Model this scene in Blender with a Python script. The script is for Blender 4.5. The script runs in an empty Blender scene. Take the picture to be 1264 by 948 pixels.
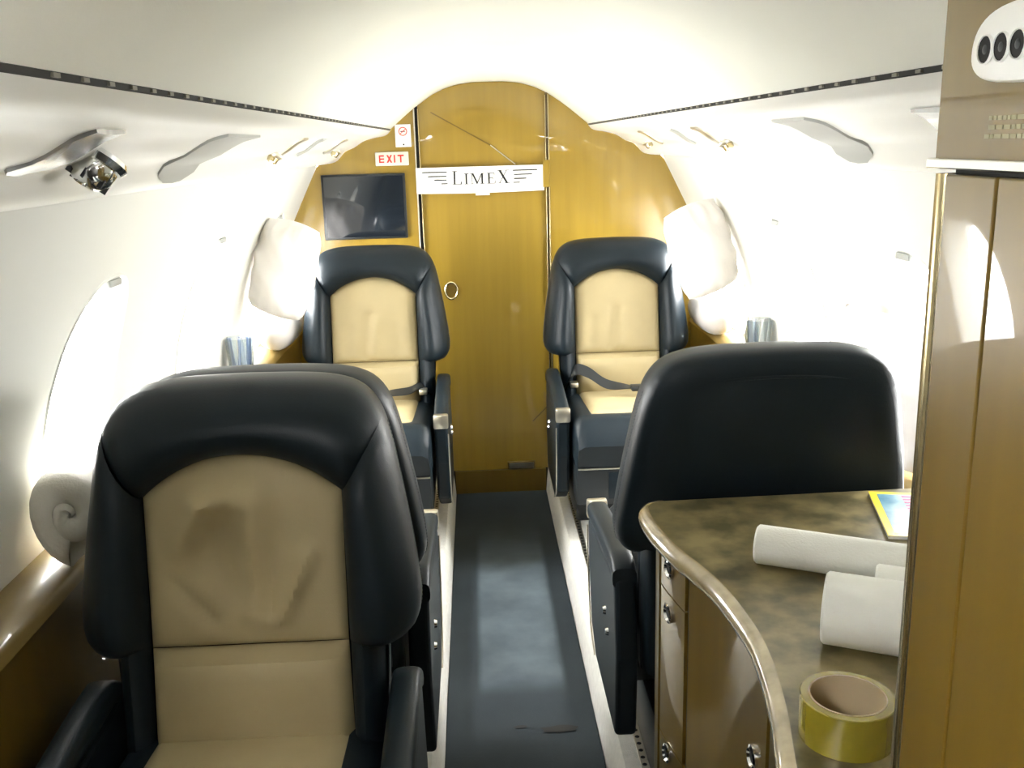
import bpy, bmesh, math, random
from mathutils import Vector, Matrix
random.seed(7)
PI = math.pi
sc = bpy.context.scene
col = sc.collection

# ------------------------------------------------------------------ camera, sky, light, exposure
CAMX, CAMZ = -0.072, 1.43
PITCH, YAW, ROLL, FOC = math.radians(14.1), math.radians(1.93), math.radians(1.64), 1190.0
fw = Vector((math.sin(YAW) * math.cos(PITCH), math.cos(YAW) * math.cos(PITCH), -math.sin(PITCH)))
ri = Vector((math.cos(YAW), -math.sin(YAW), 0)); up = ri.cross(fw)
r2 = math.cos(ROLL) * ri - math.sin(ROLL) * up
u2 = math.sin(ROLL) * ri + math.cos(ROLL) * up
cam_d = bpy.data.cameras.new('camera'); cam = bpy.data.objects.new('camera', cam_d); col.objects.link(cam)
cam_d.sensor_width = 36.0; cam_d.lens = FOC / 1264.0 * 36.0; cam_d.clip_start = 0.02
m = Matrix((r2, u2, -fw)).transposed().to_4x4(); m.translation = Vector((CAMX, 0, CAMZ)); cam.matrix_world = m
sc.camera = cam

world = bpy.data.worlds.new('bright_overcast_sky'); sc.world = world; world.use_nodes = True
bg = world.node_tree.nodes['Background']
bg.inputs['Color'].default_value = (1.0, 1.0, 0.985, 1); bg.inputs['Strength'].default_value = 6.0
sc.view_settings.view_transform = 'Standard'; sc.view_settings.look = 'None'
sc.view_settings.gamma = 1.0; sc.view_settings.use_curve_mapping = False
sc.view_settings.exposure = 3.68
sc.cycles.max_bounces = 14; sc.cycles.diffuse_bounces = 8; sc.cycles.glossy_bounces = 6
sc.cycles.transparent_max_bounces = 12; sc.cycles.sample_clamp_indirect = 12.0
sc.cycles.caustics_reflective = False; sc.cycles.caustics_refractive = False

WIN_Y = [1.83, 2.64, 3.45]            # window centres along the cabin
WIN_Z, WIN_HY, WIN_HZ = 0.965, 0.165, 0.245
YB, Y0, FZ = 3.84, -0.30, 0.12                         # front bulkhead, rear wall

# ------------------------------------------------------------------ helpers
class MB:
    def __init__(s): s.v = []; s.f = []
    def add(s, vs, fs):
        o = len(s.v); s.v += [tuple(p) for p in vs]; s.f += [tuple(i + o for i in q) for q in fs]; return s
    def box(s, x0, x1, y0, y1, z0, z1, bev=0.0, seg=2):
        bm = bmesh.new(); bmesh.ops.create_cube(bm, size=1)
        for v in bm.verts:
            v.co = ((x0 + x1) / 2 + v.co.x * (x1 - x0), (y0 + y1) / 2 + v.co.y * (y1 - y0), (z0 + z1) / 2 + v.co.z * (z1 - z0))
        if bev > 0: bmesh.ops.bevel(bm, geom=bm.edges[:], offset=bev, segments=seg, affect='EDGES', profile=0.5)
        bm.verts.index_update()
        s.add([v.co[:] for v in bm.verts], [[v.index for v in f.verts] for f in bm.faces]); bm.free(); return s
    def grid(s, rows, closed=False, cyc=False):
        n = len(rows); k = len(rows[0]); o = len(s.v)
        for r in rows: s.v += [tuple(p) for p in r]
        for i in range(n if cyc else n - 1):
            for j in range(k if closed else k - 1):
                a = o + i * k + j; b = o + i * k + (j + 1) % k
                c = o + ((i + 1) % n) * k + (j + 1) % k; d = o + ((i + 1) % n) * k + j
                s.f.append((a, b, c, d))
        return s
    def cap(s, ring, flip=False):
        o = len(s.v); s.v += [tuple(p) for p in ring]; idx = list(range(o, o + len(ring)))
        s.f.append(tuple(idx[::-1] if flip else idx)); return s
    def tube(s, path, r, n=10, capped=True, flat=1.0):
        P = [Vector(p) for p in path]; rows = []
        up0 = Vector((0, 0, 1))
        for i, p in enumerate(P):
            t = (P[min(i + 1, len(P) - 1)] - P[max(i - 1, 0)]).normalized()
            a = t.cross(up0)
            if a.length < 1e-3: a = t.cross(Vector((1, 0, 0)))
            a.normalize(); b = a.cross(t)
            rr = r[i] if isinstance(r, (list, tuple)) else r
            rows.append([p + a * math.cos(2 * PI * k / n) * rr + b * math.sin(2 * PI * k / n) * rr * flat for k in range(n)])
        s.grid(rows, closed=True)
        if capped: s.cap(rows[0]); s.cap(rows[-1], True)
        return s
    def lathe(s, prof, n=32, c=(0, 0, 0), axis='Z'):
        rows = []
        for r, h in prof:
            ring = []
            for k in range(n):
                a = 2 * PI * k / n; x, y = r * math.cos(a), r * math.sin(a)
                p = {'Z': (x, y, h), 'Y': (x, h, y), 'X': (h, x, y)}[axis]
                ring.append((c[0] + p[0], c[1] + p[1], c[2] + p[2]))
            rows.append(ring)
        return s.grid(rows, closed=True)
    def prism(s, poly, a, b, axis='Y'):
        mk = {'Y': lambda p, h: (p[0], h, p[1]), 'Z': lambda p, h: (p[0], p[1], h), 'X': lambda p, h: (h, p[0], p[1])}[axis]
        A = [mk(p, a) for p in poly]; B = [mk(p, b) for p in poly]
        s.cap(A); s.cap(B, True); s.grid([A, B], closed=True); return s
    def xf(s, M):
        s.v = [tuple(M @ Vector(p)) for p in s.v]; return s
    def build(s, name, mt, parent=None, smooth=True, angle=40, tri=False):
        me = bpy.data.meshes.new(name); me.from_pydata(s.v, [], s.f); me.validate()
        bm = bmesh.new(); bm.from_mesh(me)
        bmesh.ops.remove_doubles(bm, verts=bm.verts, dist=1e-5)
        bmesh.ops.recalc_face_normals(bm, faces=bm.faces[:]); bm.to_mesh(me); bm.free()
        if smooth:
            me.polygons.foreach_set('use_smooth', [True] * len(me.polygons))
            try: me.set_sharp_from_angle(angle=math.radians(angle))
            except Exception: pass
        me.materials.append(M[mt] if isinstance(mt, str) else mt)
        o = bpy.data.objects.new(name, me); col.objects.link(o)
        if parent: o.parent = parent
        return o

def tag(o, label=None, cat=None, group=None, kind=None):
    if label: o['label'] = label
    if cat: o['category'] = cat
    if group: o['group'] = group
    if kind: o['kind'] = kind
    return o
def empty(name, loc=(0, 0, 0), rz=0.0):
    o = bpy.data.objects.new(name, None); o.empty_display_size = 0.05; col.objects.link(o)
    o.location = loc; o.rotation_euler = (0, 0, rz); return o
def copy_tree(o, parent=None):
    c = o.copy(); col.objects.link(c)
    if parent: c.parent = parent
    for ch in list(o.children): copy_tree(ch, c)
    return c
def interp(tab, x):
    if x <= tab[0][0]: return tab[0][1]
    for (a, b), (c, d) in zip(tab, tab[1:]):
        if x <= c: return b + (d - b) * (x - a) / (c - a) if c > a else d
    return tab[-1][1]
def smoothpath(pts, n=6):
    """Catmull-Rom through 2-D/3-D points"""
    P = [Vector(p) for p in pts]; out = []
    for i in range(len(P) - 1):
        p0 = P[i - 1] if i else P[0] * 2 - P[1]; p1, p2 = P[i], P[i + 1]
        p3 = P[i + 2] if i + 2 < len(P) else P[-1] * 2 - P[-2]
        for k in range(n):
            t = k / n
            out.append(0.5 * (2 * p1 + (p2 - p0) * t + (2 * p0 - 5 * p1 + 4 * p2 - p3) * t * t + (3 * p1 - p0 - 3 * p2 + p3) * t ** 3))
    out.append(P[-1]); return out

# ------------------------------------------------------------------ materials
M = {}
def mat(name, color, rough=0.5, metal=0.0, coat=0.0, coat_rough=0.03, spec=0.5, var=0.0, var_scale=6.0, var_stretch=(1, 1, 1),
        color2=None, bump=0.0, bump_scale=200.0, detail=6.0, sheen=0.0, trans=0.0, alpha=None, emit=None, estr=0.0):
    mt = bpy.data.materials.new(name); mt.use_nodes = True; nt = mt.node_tree; b = nt.nodes['Principled BSDF']
    b.inputs['Base Color'].default_value = (*color, 1); b.inputs['Roughness'].default_value = rough
    b.inputs['Metallic'].default_value = metal; b.inputs['Coat Weight'].default_value = coat
    b.inputs['Coat Roughness'].default_value = coat_rough; b.inputs['Specular IOR Level'].default_value = spec
    b.inputs['Sheen Weight'].default_value = sheen; b.inputs['Transmission Weight'].default_value = trans
    if emit: b.inputs['Emission Color'].default_value = (*emit, 1); b.inputs['Emission Strength'].default_value = estr
    tc = nt.nodes.new('ShaderNodeTexCoord')
    if color2 is not None or var > 0:
        mp = nt.nodes.new('ShaderNodeMapping'); mp.inputs['Scale'].default_value = var_stretch
        nz = nt.nodes.new('ShaderNodeTexNoise'); nz.inputs['Scale'].default_value = var_scale; nz.inputs['Detail'].default_value = detail
        nt.links.new(tc.outputs['Object'], mp.inputs['Vector']); nt.links.new(mp.outputs['Vector'], nz.inputs['Vector'])
        rp = nt.nodes.new('ShaderNodeValToRGB')
        rp.color_ramp.elements[0].position = 0.3; rp.color_ramp.elements[1].position = 0.7
        c2 = color2 if color2 is not None else tuple(c * (1 - var) for c in color)
        rp.color_ramp.elements[0].color = (*c2, 1); rp.color_ramp.elements[1].color = (*color, 1)
        nt.links.new(nz.outputs['Fac'], rp.inputs['Fac']); nt.links.new(rp.outputs['Color'], b.inputs['Base Color'])
    if bump > 0:
        n2 = nt.nodes.new('ShaderNodeTexNoise'); n2.inputs['Scale'].default_value = bump_scale; n2.inputs['Detail'].default_value = 3
        bp = nt.nodes.new('ShaderNodeBump'); bp.inputs['Strength'].default_value = bump; bp.inputs['Distance'].default_value = 0.002
        nt.links.new(tc.outputs['Object'], n2.inputs['Vector']); nt.links.new(n2.outputs['Fac'], bp.inputs['Height'])
        nt.links.new(bp.outputs['Normal'], b.inputs['Normal'])
    M[name] = mt; return mt

mat('headliner', (0.89, 0.89, 0.80), 0.85, var=0.04, var_scale=3, bump=0.15, bump_scale=500)
mat('wall_panel', (0.70, 0.705, 0.665), 0.75, bump=0.08, bump_scale=400)
mat('service_white', (0.82, 0.82, 0.78), 0.35)
mat('service_grey', (0.40, 0.41, 0.39), 0.45)
mat('silver', (0.62, 0.63, 0.66), 0.25, metal=0.6, var=0.35, var_scale=12, var_stretch=(1, 5, 1))
mat('clip_grey', (0.22, 0.21, 0.17), 0.6)
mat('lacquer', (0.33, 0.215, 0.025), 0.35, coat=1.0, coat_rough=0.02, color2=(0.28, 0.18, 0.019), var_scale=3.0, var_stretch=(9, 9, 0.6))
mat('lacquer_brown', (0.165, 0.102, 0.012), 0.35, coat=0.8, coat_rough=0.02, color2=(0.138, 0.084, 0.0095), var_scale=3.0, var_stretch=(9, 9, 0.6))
mat('leather_black', (0.008, 0.0145, 0.020), 0.42, spec=0.25, bump=0.12, bump_scale=450, var=0.25, var_scale=9)
mat('leather_cream', (0.42, 0.345, 0.19), 0.5, spec=0.3, bump=0.10, bump_scale=420, var=0.12, var_scale=7)
mat('dark_absorber', (0.035, 0.032, 0.028), 0.9)  # near-black tone added to soak up light at the unseen rear end
mat('thread', (0.10, 0.11, 0.12), 0.7)
mat('plastic_black', (0.014, 0.017, 0.019), 0.4)
mat('gap_black', (0.012, 0.012, 0.010), 0.8)
mat('chrome', (0.85, 0.86, 0.86), 0.12, metal=1.0)
mat('satin_metal', (0.72, 0.68, 0.58), 0.32, metal=1.0)
mat('brass', (0.62, 0.52, 0.30), 0.25, metal=1.0)
mat('carpet_white', (0.80, 0.79, 0.74), 0.95, bump=0.6, bump_scale=350, var=0.12, var_scale=60)
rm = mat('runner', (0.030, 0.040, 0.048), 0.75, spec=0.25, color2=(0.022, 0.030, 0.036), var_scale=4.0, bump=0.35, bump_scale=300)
def lit_patch(mt):                                        # light falling on the runner's middle, painted into its base colour
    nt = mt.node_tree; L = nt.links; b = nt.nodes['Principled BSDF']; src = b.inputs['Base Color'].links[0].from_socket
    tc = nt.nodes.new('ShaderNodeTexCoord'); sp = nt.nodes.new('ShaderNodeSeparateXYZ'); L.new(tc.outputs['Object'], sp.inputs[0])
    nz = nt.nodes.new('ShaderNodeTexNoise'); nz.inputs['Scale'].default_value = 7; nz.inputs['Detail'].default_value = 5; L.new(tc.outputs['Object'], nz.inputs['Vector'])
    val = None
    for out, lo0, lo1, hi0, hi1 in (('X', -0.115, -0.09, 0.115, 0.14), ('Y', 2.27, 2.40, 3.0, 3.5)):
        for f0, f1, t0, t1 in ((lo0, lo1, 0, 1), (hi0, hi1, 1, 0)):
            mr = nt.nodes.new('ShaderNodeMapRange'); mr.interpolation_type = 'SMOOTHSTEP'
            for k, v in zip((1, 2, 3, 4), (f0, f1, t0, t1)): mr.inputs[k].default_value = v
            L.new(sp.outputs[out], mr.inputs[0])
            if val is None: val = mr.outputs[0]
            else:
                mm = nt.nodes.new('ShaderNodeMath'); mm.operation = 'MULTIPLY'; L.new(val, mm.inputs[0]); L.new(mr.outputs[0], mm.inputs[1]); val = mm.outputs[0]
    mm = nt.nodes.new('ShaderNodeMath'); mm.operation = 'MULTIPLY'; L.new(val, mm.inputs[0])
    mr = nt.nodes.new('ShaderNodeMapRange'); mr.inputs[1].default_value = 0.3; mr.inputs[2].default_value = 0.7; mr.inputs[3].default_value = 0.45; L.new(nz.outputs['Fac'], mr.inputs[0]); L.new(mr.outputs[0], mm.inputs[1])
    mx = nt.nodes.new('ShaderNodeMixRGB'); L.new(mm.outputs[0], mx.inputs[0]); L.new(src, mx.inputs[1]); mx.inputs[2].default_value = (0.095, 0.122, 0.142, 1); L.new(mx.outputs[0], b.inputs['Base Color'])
lit_patch(rm)
mat('linen', (0.74, 0.71, 0.69), 0.85, bump=0.25, bump_scale=90, sheen=0.2)
mat('towel', (0.70, 0.67, 0.60), 0.95, bump=0.8, bump_scale=180, sheen=0.3)
mat('paper', (0.86, 0.86, 0.82), 0.8)
mat('paper_towel', (0.78, 0.78, 0.72), 0.95, bump=0.35, bump_scale=260)
mat('card', (0.42, 0.33, 0.2), 0.8)
mat('ink', (0.012, 0.012, 0.014), 0.6)
mat('red_ink', (0.75, 0.03, 0.02), 0.5)
mat('screen', (0.012, 0.016, 0.022), 0.08, coat=1.0, coat_rough=0.02)
mat('sign_plate', (0.70, 0.68, 0.60), 0.35, coat=0.3)
mat('yellow_ink', (0.85, 0.62, 0.02), 0.35, coat=0.3)
mat('cover_print', (0.02, 0.16, 0.26), 0.3, coat=0.4, color2=(0.35, 0.52, 0.55), var_scale=14)
mat('magenta_ink', (0.42, 0.03, 0.14), 0.35)
mat('page', (0.8, 0.8, 0.76), 0.8)
mat('sachet_blue', (0.06, 0.14, 0.42), 0.35, color2=(0.6, 0.7, 0.85), var_scale=30, var_stretch=(6, 1, 0.4))
mat('sachet_white', (0.75, 0.78, 0.85), 0.35)
mat('sachet_silver', (0.7, 0.7, 0.72), 0.3, metal=0.6)
mat('placard_print', (0.33, 0.30, 0.17), 0.5)
# stone laminate worktop
st = mat('stone', (0.26, 0.21, 0.097), 0.32, coat=0.25, coat_rough=0.12, color2=(0.075, 0.063, 0.027), var_scale=15.0, detail=12)
st.node_tree.nodes['Color Ramp'].color_ramp.elements[0].position = 0.38; st.node_tree.nodes['Color Ramp'].color_ramp.elements[1].position = 0.64
mat('stone_edge', (0.42, 0.34, 0.19), 0.2, coat=0.8, coat_rough=0.05, color2=(0.25, 0.19, 0.10), var_scale=22.0, detail=10)
# clear panes
def clear(name, tint, refl=0.08, rough=0.02):
    mt = bpy.data.materials.new(name); mt.use_nodes = True; nt = mt.node_tree; nt.nodes.clear()
    out = nt.nodes.new('ShaderNodeOutputMaterial'); mx = nt.nodes.new('ShaderNodeMixShader')
    tr = nt.nodes.new('ShaderNodeBsdfTransparent'); gl = nt.nodes.new('ShaderNodeBsdfGlossy')
    tr.inputs['Color'].default_value = (*tint, 1); gl.inputs['Roughness'].default_value = rough
    lw = nt.nodes.new('ShaderNodeLayerWeight'); lw.inputs['Blend'].default_value = 0.25
    ml = nt.nodes.new('ShaderNodeMath'); ml.operation = 'MULTIPLY_ADD'; ml.inputs[1].default_value = 0.5; ml.inputs[2].default_value = refl
    nt.links.new(lw.outputs['Fresnel'], ml.inputs[0]); nt.links.new(ml.outputs[0], mx.inputs['Fac'])
    nt.links.new(tr.outputs[0], mx.inputs[1]); nt.links.new(gl.outputs[0], mx.inputs[2]); nt.links.new(mx.outputs[0], out.inputs['Surface'])
    M[name] = mt
clear('window_glass', (0.97, 0.97, 0.97), 0.03)
clear('tumbler_clear', (0.88, 0.92, 0.94), 0.10)
mat('tape_film', (0.62, 0.50, 0.05), 0.12, coat=0.6, trans=0.55, var=0.15, var_scale=40)

# ------------------------------------------------------------------ cabin section
CEIL = [(0, 1.655), (0.06, 1.655), (0.12, 1.648), (0.17, 1.634), (0.22, 1.611), (0.28, 1.571), (0.33, 1.532), (0.381, 1.490)]
PSU = [(0.381, 1.484), (0.392, 1.472), (0.41, 1.464), (0.438, 1.460), (0.466, 1.454), (0.49, 1.446), (0.525, 1.424), (0.56, 1.411), (0.59, 1.378), (0.625, 1.367), (0.668, 1.366)]
WALL = [(1.366, 0.668), (1.30, 0.702), (1.235, 0.735), (1.17, 0.768), (1.10, 0.80), (1.02, 0.829), (0.95, 0.850), (0.87, 0.868), (0.80, 0.880), (0.72, 0.889), (0.65, 0.893), (0.55, 0.890), (0.45, 0.880), (0.35, 0.862), (0.25, 0.84), (0.12, 0.80)]
WZ = sorted(WALL)
def wx(z): return interp(WZ, z)
TOP = CEIL + PSU[1:] + [(x, z) for z, x in WALL[1:] if z >= 0.65]
def ztop(x): return interp(TOP, abs(x))
def zbot(x):
    x = abs(x)
    return 0.12 if x <= 0.80 else interp([(0.80, 0.12), (0.84, 0.25), (0.862, 0.35), (0.88, 0.45), (0.890, 0.55), (0.893, 0.65)], x)

# ceiling shell
def ys(a, b, n): return [a + (b - a) * i / n for i in range(n + 1)]
cs = [p[:2] for p in smoothpath([(x, z) for x, z in CEIL], 4)]
full = [(-p[0], p[1]) for p in cs[::-1]] + [(p[0], p[1]) for p in cs[1:]]
b = MB(); b.grid([[(x, y, z) for x, z in full] for y in ys(Y0, YB + 0.06, 12)])
b.grid([[(x, y, z + 0.02 + 0.0 * abs(x)) for x, z in full] for y in (Y0, YB + 0.06)])
tag(b.build('ceiling', 'headliner'), kind='structure')

# overhead service panels (bullnose rail + sloping panel), one per side
def service_panel(s, y0):
    ps = [(p[0], p[1]) for p in smoothpath(PSU, 3)]
    b = MB(); b.grid([[(s * x, y, z) for x, z in ps] for y in ys(y0, YB, 10)])
    o = b.build('service_panel', 'service_white')
    d = MB()                                            # dark joint between rail and headliner
    d.grid([[(s * 0.3835, y, 1.4915), (s * 0.3785, y, 1.4895), (s * 0.3795, y, 1.4850), (s * 0.386, y, 1.4805)] for y in (y0, YB - 0.001)])
    d.build('joint', 'gap_black', o, smooth=False)
    k = MB(); y = max(y0, 0.5) + 0.25
    while y < YB - 0.02:
        w = 0.012
        k.box(min(s * 0.3765, s * 0.3795), max(s * 0.3765, s * 0.3795), y, y + w, 1.4855, 1.4890)
        y += 0.06 - 0.012 * min(1, y / 3)
    tag(k.build('joint_clip', 'clip_grey', o, smooth=False), kind='stuff')
    return o
pl = service_panel(-1, 0.505); pr = service_panel(1, 0.682)
tag(pl, 'white overhead service panel running above the rolled towel side wall', 'service panel')
tag(pr, 'white overhead service panel running above the stone worktop side, up to the wardrobe', 'service panel')

# point on the sloping panel
PS2 = sorted([(x, z) for x, z in PSU])
def pz(x): return interp(PS2, abs(x))
def curved_strip(s, ya, yb, yc, x0=0.462, x1=0.60, w0=0.05, w1=0.05, lift=0.004, n=10):
    """swoosh plate lying on the sloping panel: at the rail y=ya, sweeping to y=yb at its outer end"""
    rows = []
    for i in range(n + 1):
        t = i / n; x = x0 + (x1 - x0) * t
        y = ya + (yb - ya) * t + yc * math.sin(PI * t); w = w0 + (w1 - w0) * t
        if i == n: w *= 0.5
        rows.append((x, y, w))
    b = MB()
    top = [[(s * x, y - w / 2, pz(x) - lift), (s * x, y, pz(x) - lift * 1.5), (s * x, y + w / 2, pz(x) - lift)] for x, y, w in rows]
    bot = [[(s * x, y - w / 2 - 0.002, pz(x) + 0.002), (s * x, y, pz(x) + 0.002), (s * x, y + w / 2 + 0.002, pz(x) + 0.002)] for x, y, w in rows]
    b.grid([[bot[i][0]] + top[i] + [bot[i][2]] for i in range(n + 1)])
    b.cap([bot[0][0]] + top[0] + [bot[0][2]]); b.cap([bot[n][0]] + top[n] + [bot[n][2]])
    return b
def reading_light(s, y, x=0.525):
    b = MB(); b.lathe([(0.0, 0.004), (0.030, 0.004), (0.034, -0.002), (0.030, -0.010), (0.025, -0.006), (0.025, 0.0)], 24)
    r = b.build('reading_light', 'chrome', PAN[s]); r.location = (s * x, y, pz(x) - 0.004)
    e = MB(); e.lathe([(0.0245, -0.002), (0.027, -0.014), (0.026, -0.026), (0.020, -0.036), (0.013, -0.040), (0.012, -0.032), (0.0, -0.030)], 24); e.build('eyeball', 'chrome', r)
    k = MB(); k.lathe([(0.0, -0.0325), (0.0115, -0.0335)], 20); k.build('lens', 'plastic_black', r)
    for a in range(6):
        g = MB(); g.box(-0.001, 0.001, 0.016, 0.026, -0.037, -0.018); g.xf(Matrix.Rotation(a * PI / 3, 4, 'Z')); g.build('rib', 'plastic_black', r, smooth=False)
    r.rotation_euler = (math.radians(-22), s * math.radians(-32), 0)
    tag(r, 'chrome eyeball reading light'); return r
PAN = {-1: pl, 1: pr}
def swoosh(name, s, ya, yb, yc, mt, label, **k):
    return tag(curved_strip(s, ya, yb, yc, **k).build(name, mt, PAN[s]), label)
swoosh('light_plate', -1, 1.10, 1.055, 0.02, 'silver', 'polished metal swoosh plate', w0=0.085, w1=0.10, x1=0.55)
reading_light(-1, 1.205, 0.515)
swoosh('mask_cover', -1, 1.74, 1.70, -0.03, 'service_grey', 'grey swoosh-shaped cover', w0=0.24, w1=0.20, x1=0.585)
swoosh('mask_cover', 1, 1.67, 1.66, -0.03, 'service_grey', 'grey swoosh-shaped cover', w0=0.17, w1=0.16, x1=0.585)
swoosh('light_plate', 1, 1.12, 1.20, 0.0, 'silver', 'polished metal plate', w0=0.15, w1=0.10, x1=0.55)
for s in (-1, 1):
    for y, mt, kk in ((2.42, 'satin_metal', 'silver'), (2.72, 'service_grey', 'grey'), (3.2, 'satin_metal', 'small silver')):
        swoosh('switch_plate', s, y, y + 0.05, -0.015, mt, kk + ' slim plate', x0=0.47, x1=0.555, w0=0.06, w1=0.05)
    for y in (2.36, 3.42):
        b = MB(); b.lathe([(0.0, 0.002), (0.017, 0.002), (0.019, -0.004), (0.014, -0.010)], 18); g = b.build('air_nozzle', 'satin_metal', PAN[s]); g.location = (s * 0.535, y, pz(0.535) - 0.002)
        c = MB(); c.lathe([(0.013, -0.008), (0.012, -0.022), (0.007, -0.024), (0.0, -0.021)], 18); c.build('nozzle_tip', 'brass', g)
        g.rotation_euler = (math.radians(-15), s * math.radians(-30), 0)

# ------------------------------------------------------------------ side walls with windows
def sup(t, hy=WIN_HY, hz=WIN_HZ, e=2.5):
    c, s_ = math.cos(t), math.sin(t)
    return hy * math.copysign(abs(c) ** (2 / e), c), hz * math.copysign(abs(s_) ** (2 / e), s_)
def build_wall(s, wins, name):
    b = MB(); CH, CZ0, CZ1 = 0.24, WIN_Z - 0.30, WIN_Z + 0.30
    def patch(ya, yb, za, zb, ny, off=0.0):
        zs = sorted({za, zb} | {z for z, _ in WALL if za < z < zb})
        b.grid([[(s * (wx(z) + off), y, z) for z in zs] for y in ys(ya, yb, ny)])
    cur = Y0
    for yc in wins:
        patch(cur, yc - CH, 0.12, 1.366, 3); cur = yc + CH
        patch(yc - CH, yc + CH, 0.12, CZ0, 2); patch(yc - CH, yc + CH, CZ1, 1.366, 2)
        N = 64; rows = []
        for k in range(9):
            t = k / 8; ring = []
            for j in range(N):
                a = 2 * PI * (j + 0.5) / N; iy, iz = sup(a)
                c, q = math.cos(a), math.sin(a); sc_ = 1 / max(abs(c) / CH, abs(q) / 0.30)
                oy, oz = c * sc_, q * sc_
                y, z = iy + (oy - iy) * t, WIN_Z + iz + (oz - iz) * t
                ring.append((s * wx(z), yc + y, z))
            rows.append(ring)
        b.grid(rows, closed=True)
        for q in (-CH, CH): patch(yc + q - 0.05, yc + q + 0.05, 0.45, 1.36, 1, 0.003)   # lining behind the joints
        for q in (CZ0, CZ1): patch(yc - CH, yc + CH, q - 0.03, q + 0.03, 1, 0.003)
        # corners of the cell
        rect = rows[-1]
        for sy, sz in ((1, 1), (-1, 1), (-1, -1), (1, -1)):
            cz = WIN_Z + sz * 0.30; cp = (s * wx(cz), yc + sy * CH, cz)
            ja = (math.atan2(sz * 0.30, sy * CH) % (2 * PI)) / (2 * PI) * N - 0.5; j0 = int(math.floor(ja)) % N
            b.cap([rect[j0], cp, rect[(j0 + 1) % N]])
    patch(cur, YB, 0.12, 1.366, 2)
    tag(b.build(name, 'wall_panel', angle=60), kind='structure')
wn = 0
def build_window(s, yc):
    global wn
    wn += 1; r = empty('window_%d' % wn, (s * wx(WIN_Z), yc, WIN_Z)); tag(r, kind='structure')
    N = 64; rows = []
    for d, k in ((0.0, 1.0), (-0.004, 0.985), (0.0, 0.965), (0.03, 0.90), (0.055, 0.86), (0.06, 0.84)):
        ring = []
        for j in range(N):
            a = 2 * PI * (j + 0.5) / N; iy, iz = sup(a); z = WIN_Z + iz * k
            ring.append((s * (wx(z) + d - wx(WIN_Z)), iy * k, z - WIN_Z))
        rows.append(ring)
    f = MB(); f.grid(rows, closed=True); f.build('window_frame', 'wall_panel', r)
    p = MB(); ring = [(x - s * 0.004, y, z) for x, y, z in rows[-2]]
    ring2 = [(x + s * 0.003, y, z) for x, y, z in ring]
    p.cap(ring); p.cap(ring2, True); p.grid([ring, ring2], closed=True); p.build('window_pane', 'window_glass', r, smooth=False)
    t = MB(); t.box(s * (wx(WIN_Z + 0.235) - wx(WIN_Z)) - 0.006, s * (wx(WIN_Z + 0.235) - wx(WIN_Z)) + 0.006, -0.03, 0.03, 0.222, 0.236, 0.003)
    t.build('shade_tab', 'service_grey', r)
    # sky portal guiding daylight through the opening
    L = bpy.data.lights.new('sky_portal', 'AREA'); L.shape = 'RECTANGLE'; L.size = 0.56; L.size_y = 0.36; L.cycles.is_portal = True
    lo = bpy.data.objects.new('sky_portal', L); col.objects.link(lo)
    lo.location = (s * (wx(WIN_Z) + 0.10), yc, WIN_Z)
    d = Vector((-s, 0, -0.0)); lo.rotation_euler = d.to_track_quat('-Z', 'Y').to_euler()
build_wall(-1, WIN_Y, 'wall_left'); build_wall(1, WIN_Y, 'wall_right')
for y in WIN_Y: build_window(-1, y)
for y in WIN_Y: build_window(1, y)

# rear wall closing the cabin behind
xs = ys(-0.893, 0.893, 60)
poly = [(x, ztop(x) + 0.01) for x in xs] + [(0.893, -0.03), (-0.893, -0.03)]
tag(MB().prism(poly, Y0 + 0.005, Y0 - 0.03).build('wall_back', 'dark_absorber', smooth=False), kind='structure')
# unseen dark block added beside the camera to cut light on near seats
xs = ys(-0.66, -0.43, 12)
tag(MB().prism([(x, ztop(x) - 0.002) for x in xs] + [(-0.43, FZ + 0.001), (-0.77, FZ + 0.001), (-0.77, 1.0)], Y0 + 0.006, 0.50).build('wall_light_block_left', 'dark_absorber', smooth=False), kind='structure')

# ------------------------------------------------------------------ floor: dropped aisle and side platforms
A0, A1 = 0.19, 0.205
fl = MB(); fl.box(-0.92, 0.92, Y0 - 0.03, YB + 0.06, -0.03, -0.004); fo = fl.build('floor', 'plastic_black', smooth=False); tag(fo, kind='structure')
for s, nm in ((-1, 'floor_platform_left'), (1, 'floor_platform_right')):
    b = MB()
    pro = [(A0, -0.004), (A0 + 0.004, 0.05), (A1 - 0.004, 0.112), (A1 + 0.004, 0.121), (A1 + 0.03, 0.1205), (0.84, 0.12), (0.84, -0.004)]
    b.grid([[(s * x, y, z) for x, z in pro] for y in ys(Y0, YB - 0.003, 8)]); b.cap([(s * x, YB - 0.003, z) for x, z in pro])
    o = tag(b.build(nm, 'carpet_white'), kind='structure')
    k = MB()                                             # seat track beside the aisle
    xa = 0.243
    k.box(min(s * xa, s * (xa + 0.016)), max(s * xa, s * (xa + 0.016)), 0.9, YB - 0.1, 0.1203, 0.1235, 0.001)
    t = k.build('seat_track', 'satin_metal', o, smooth=False)
    h = MB(); y = 1.6
    while y < YB - 0.12:
        h.lathe([(0.0, 0.1239), (0.0055, 0.1239)], 8, (s * (xa + 0.008), y, 0)); y += 0.025
    tag(h.build('track_hole', 'gap_black', t, smooth=False), kind='stuff')
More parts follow.
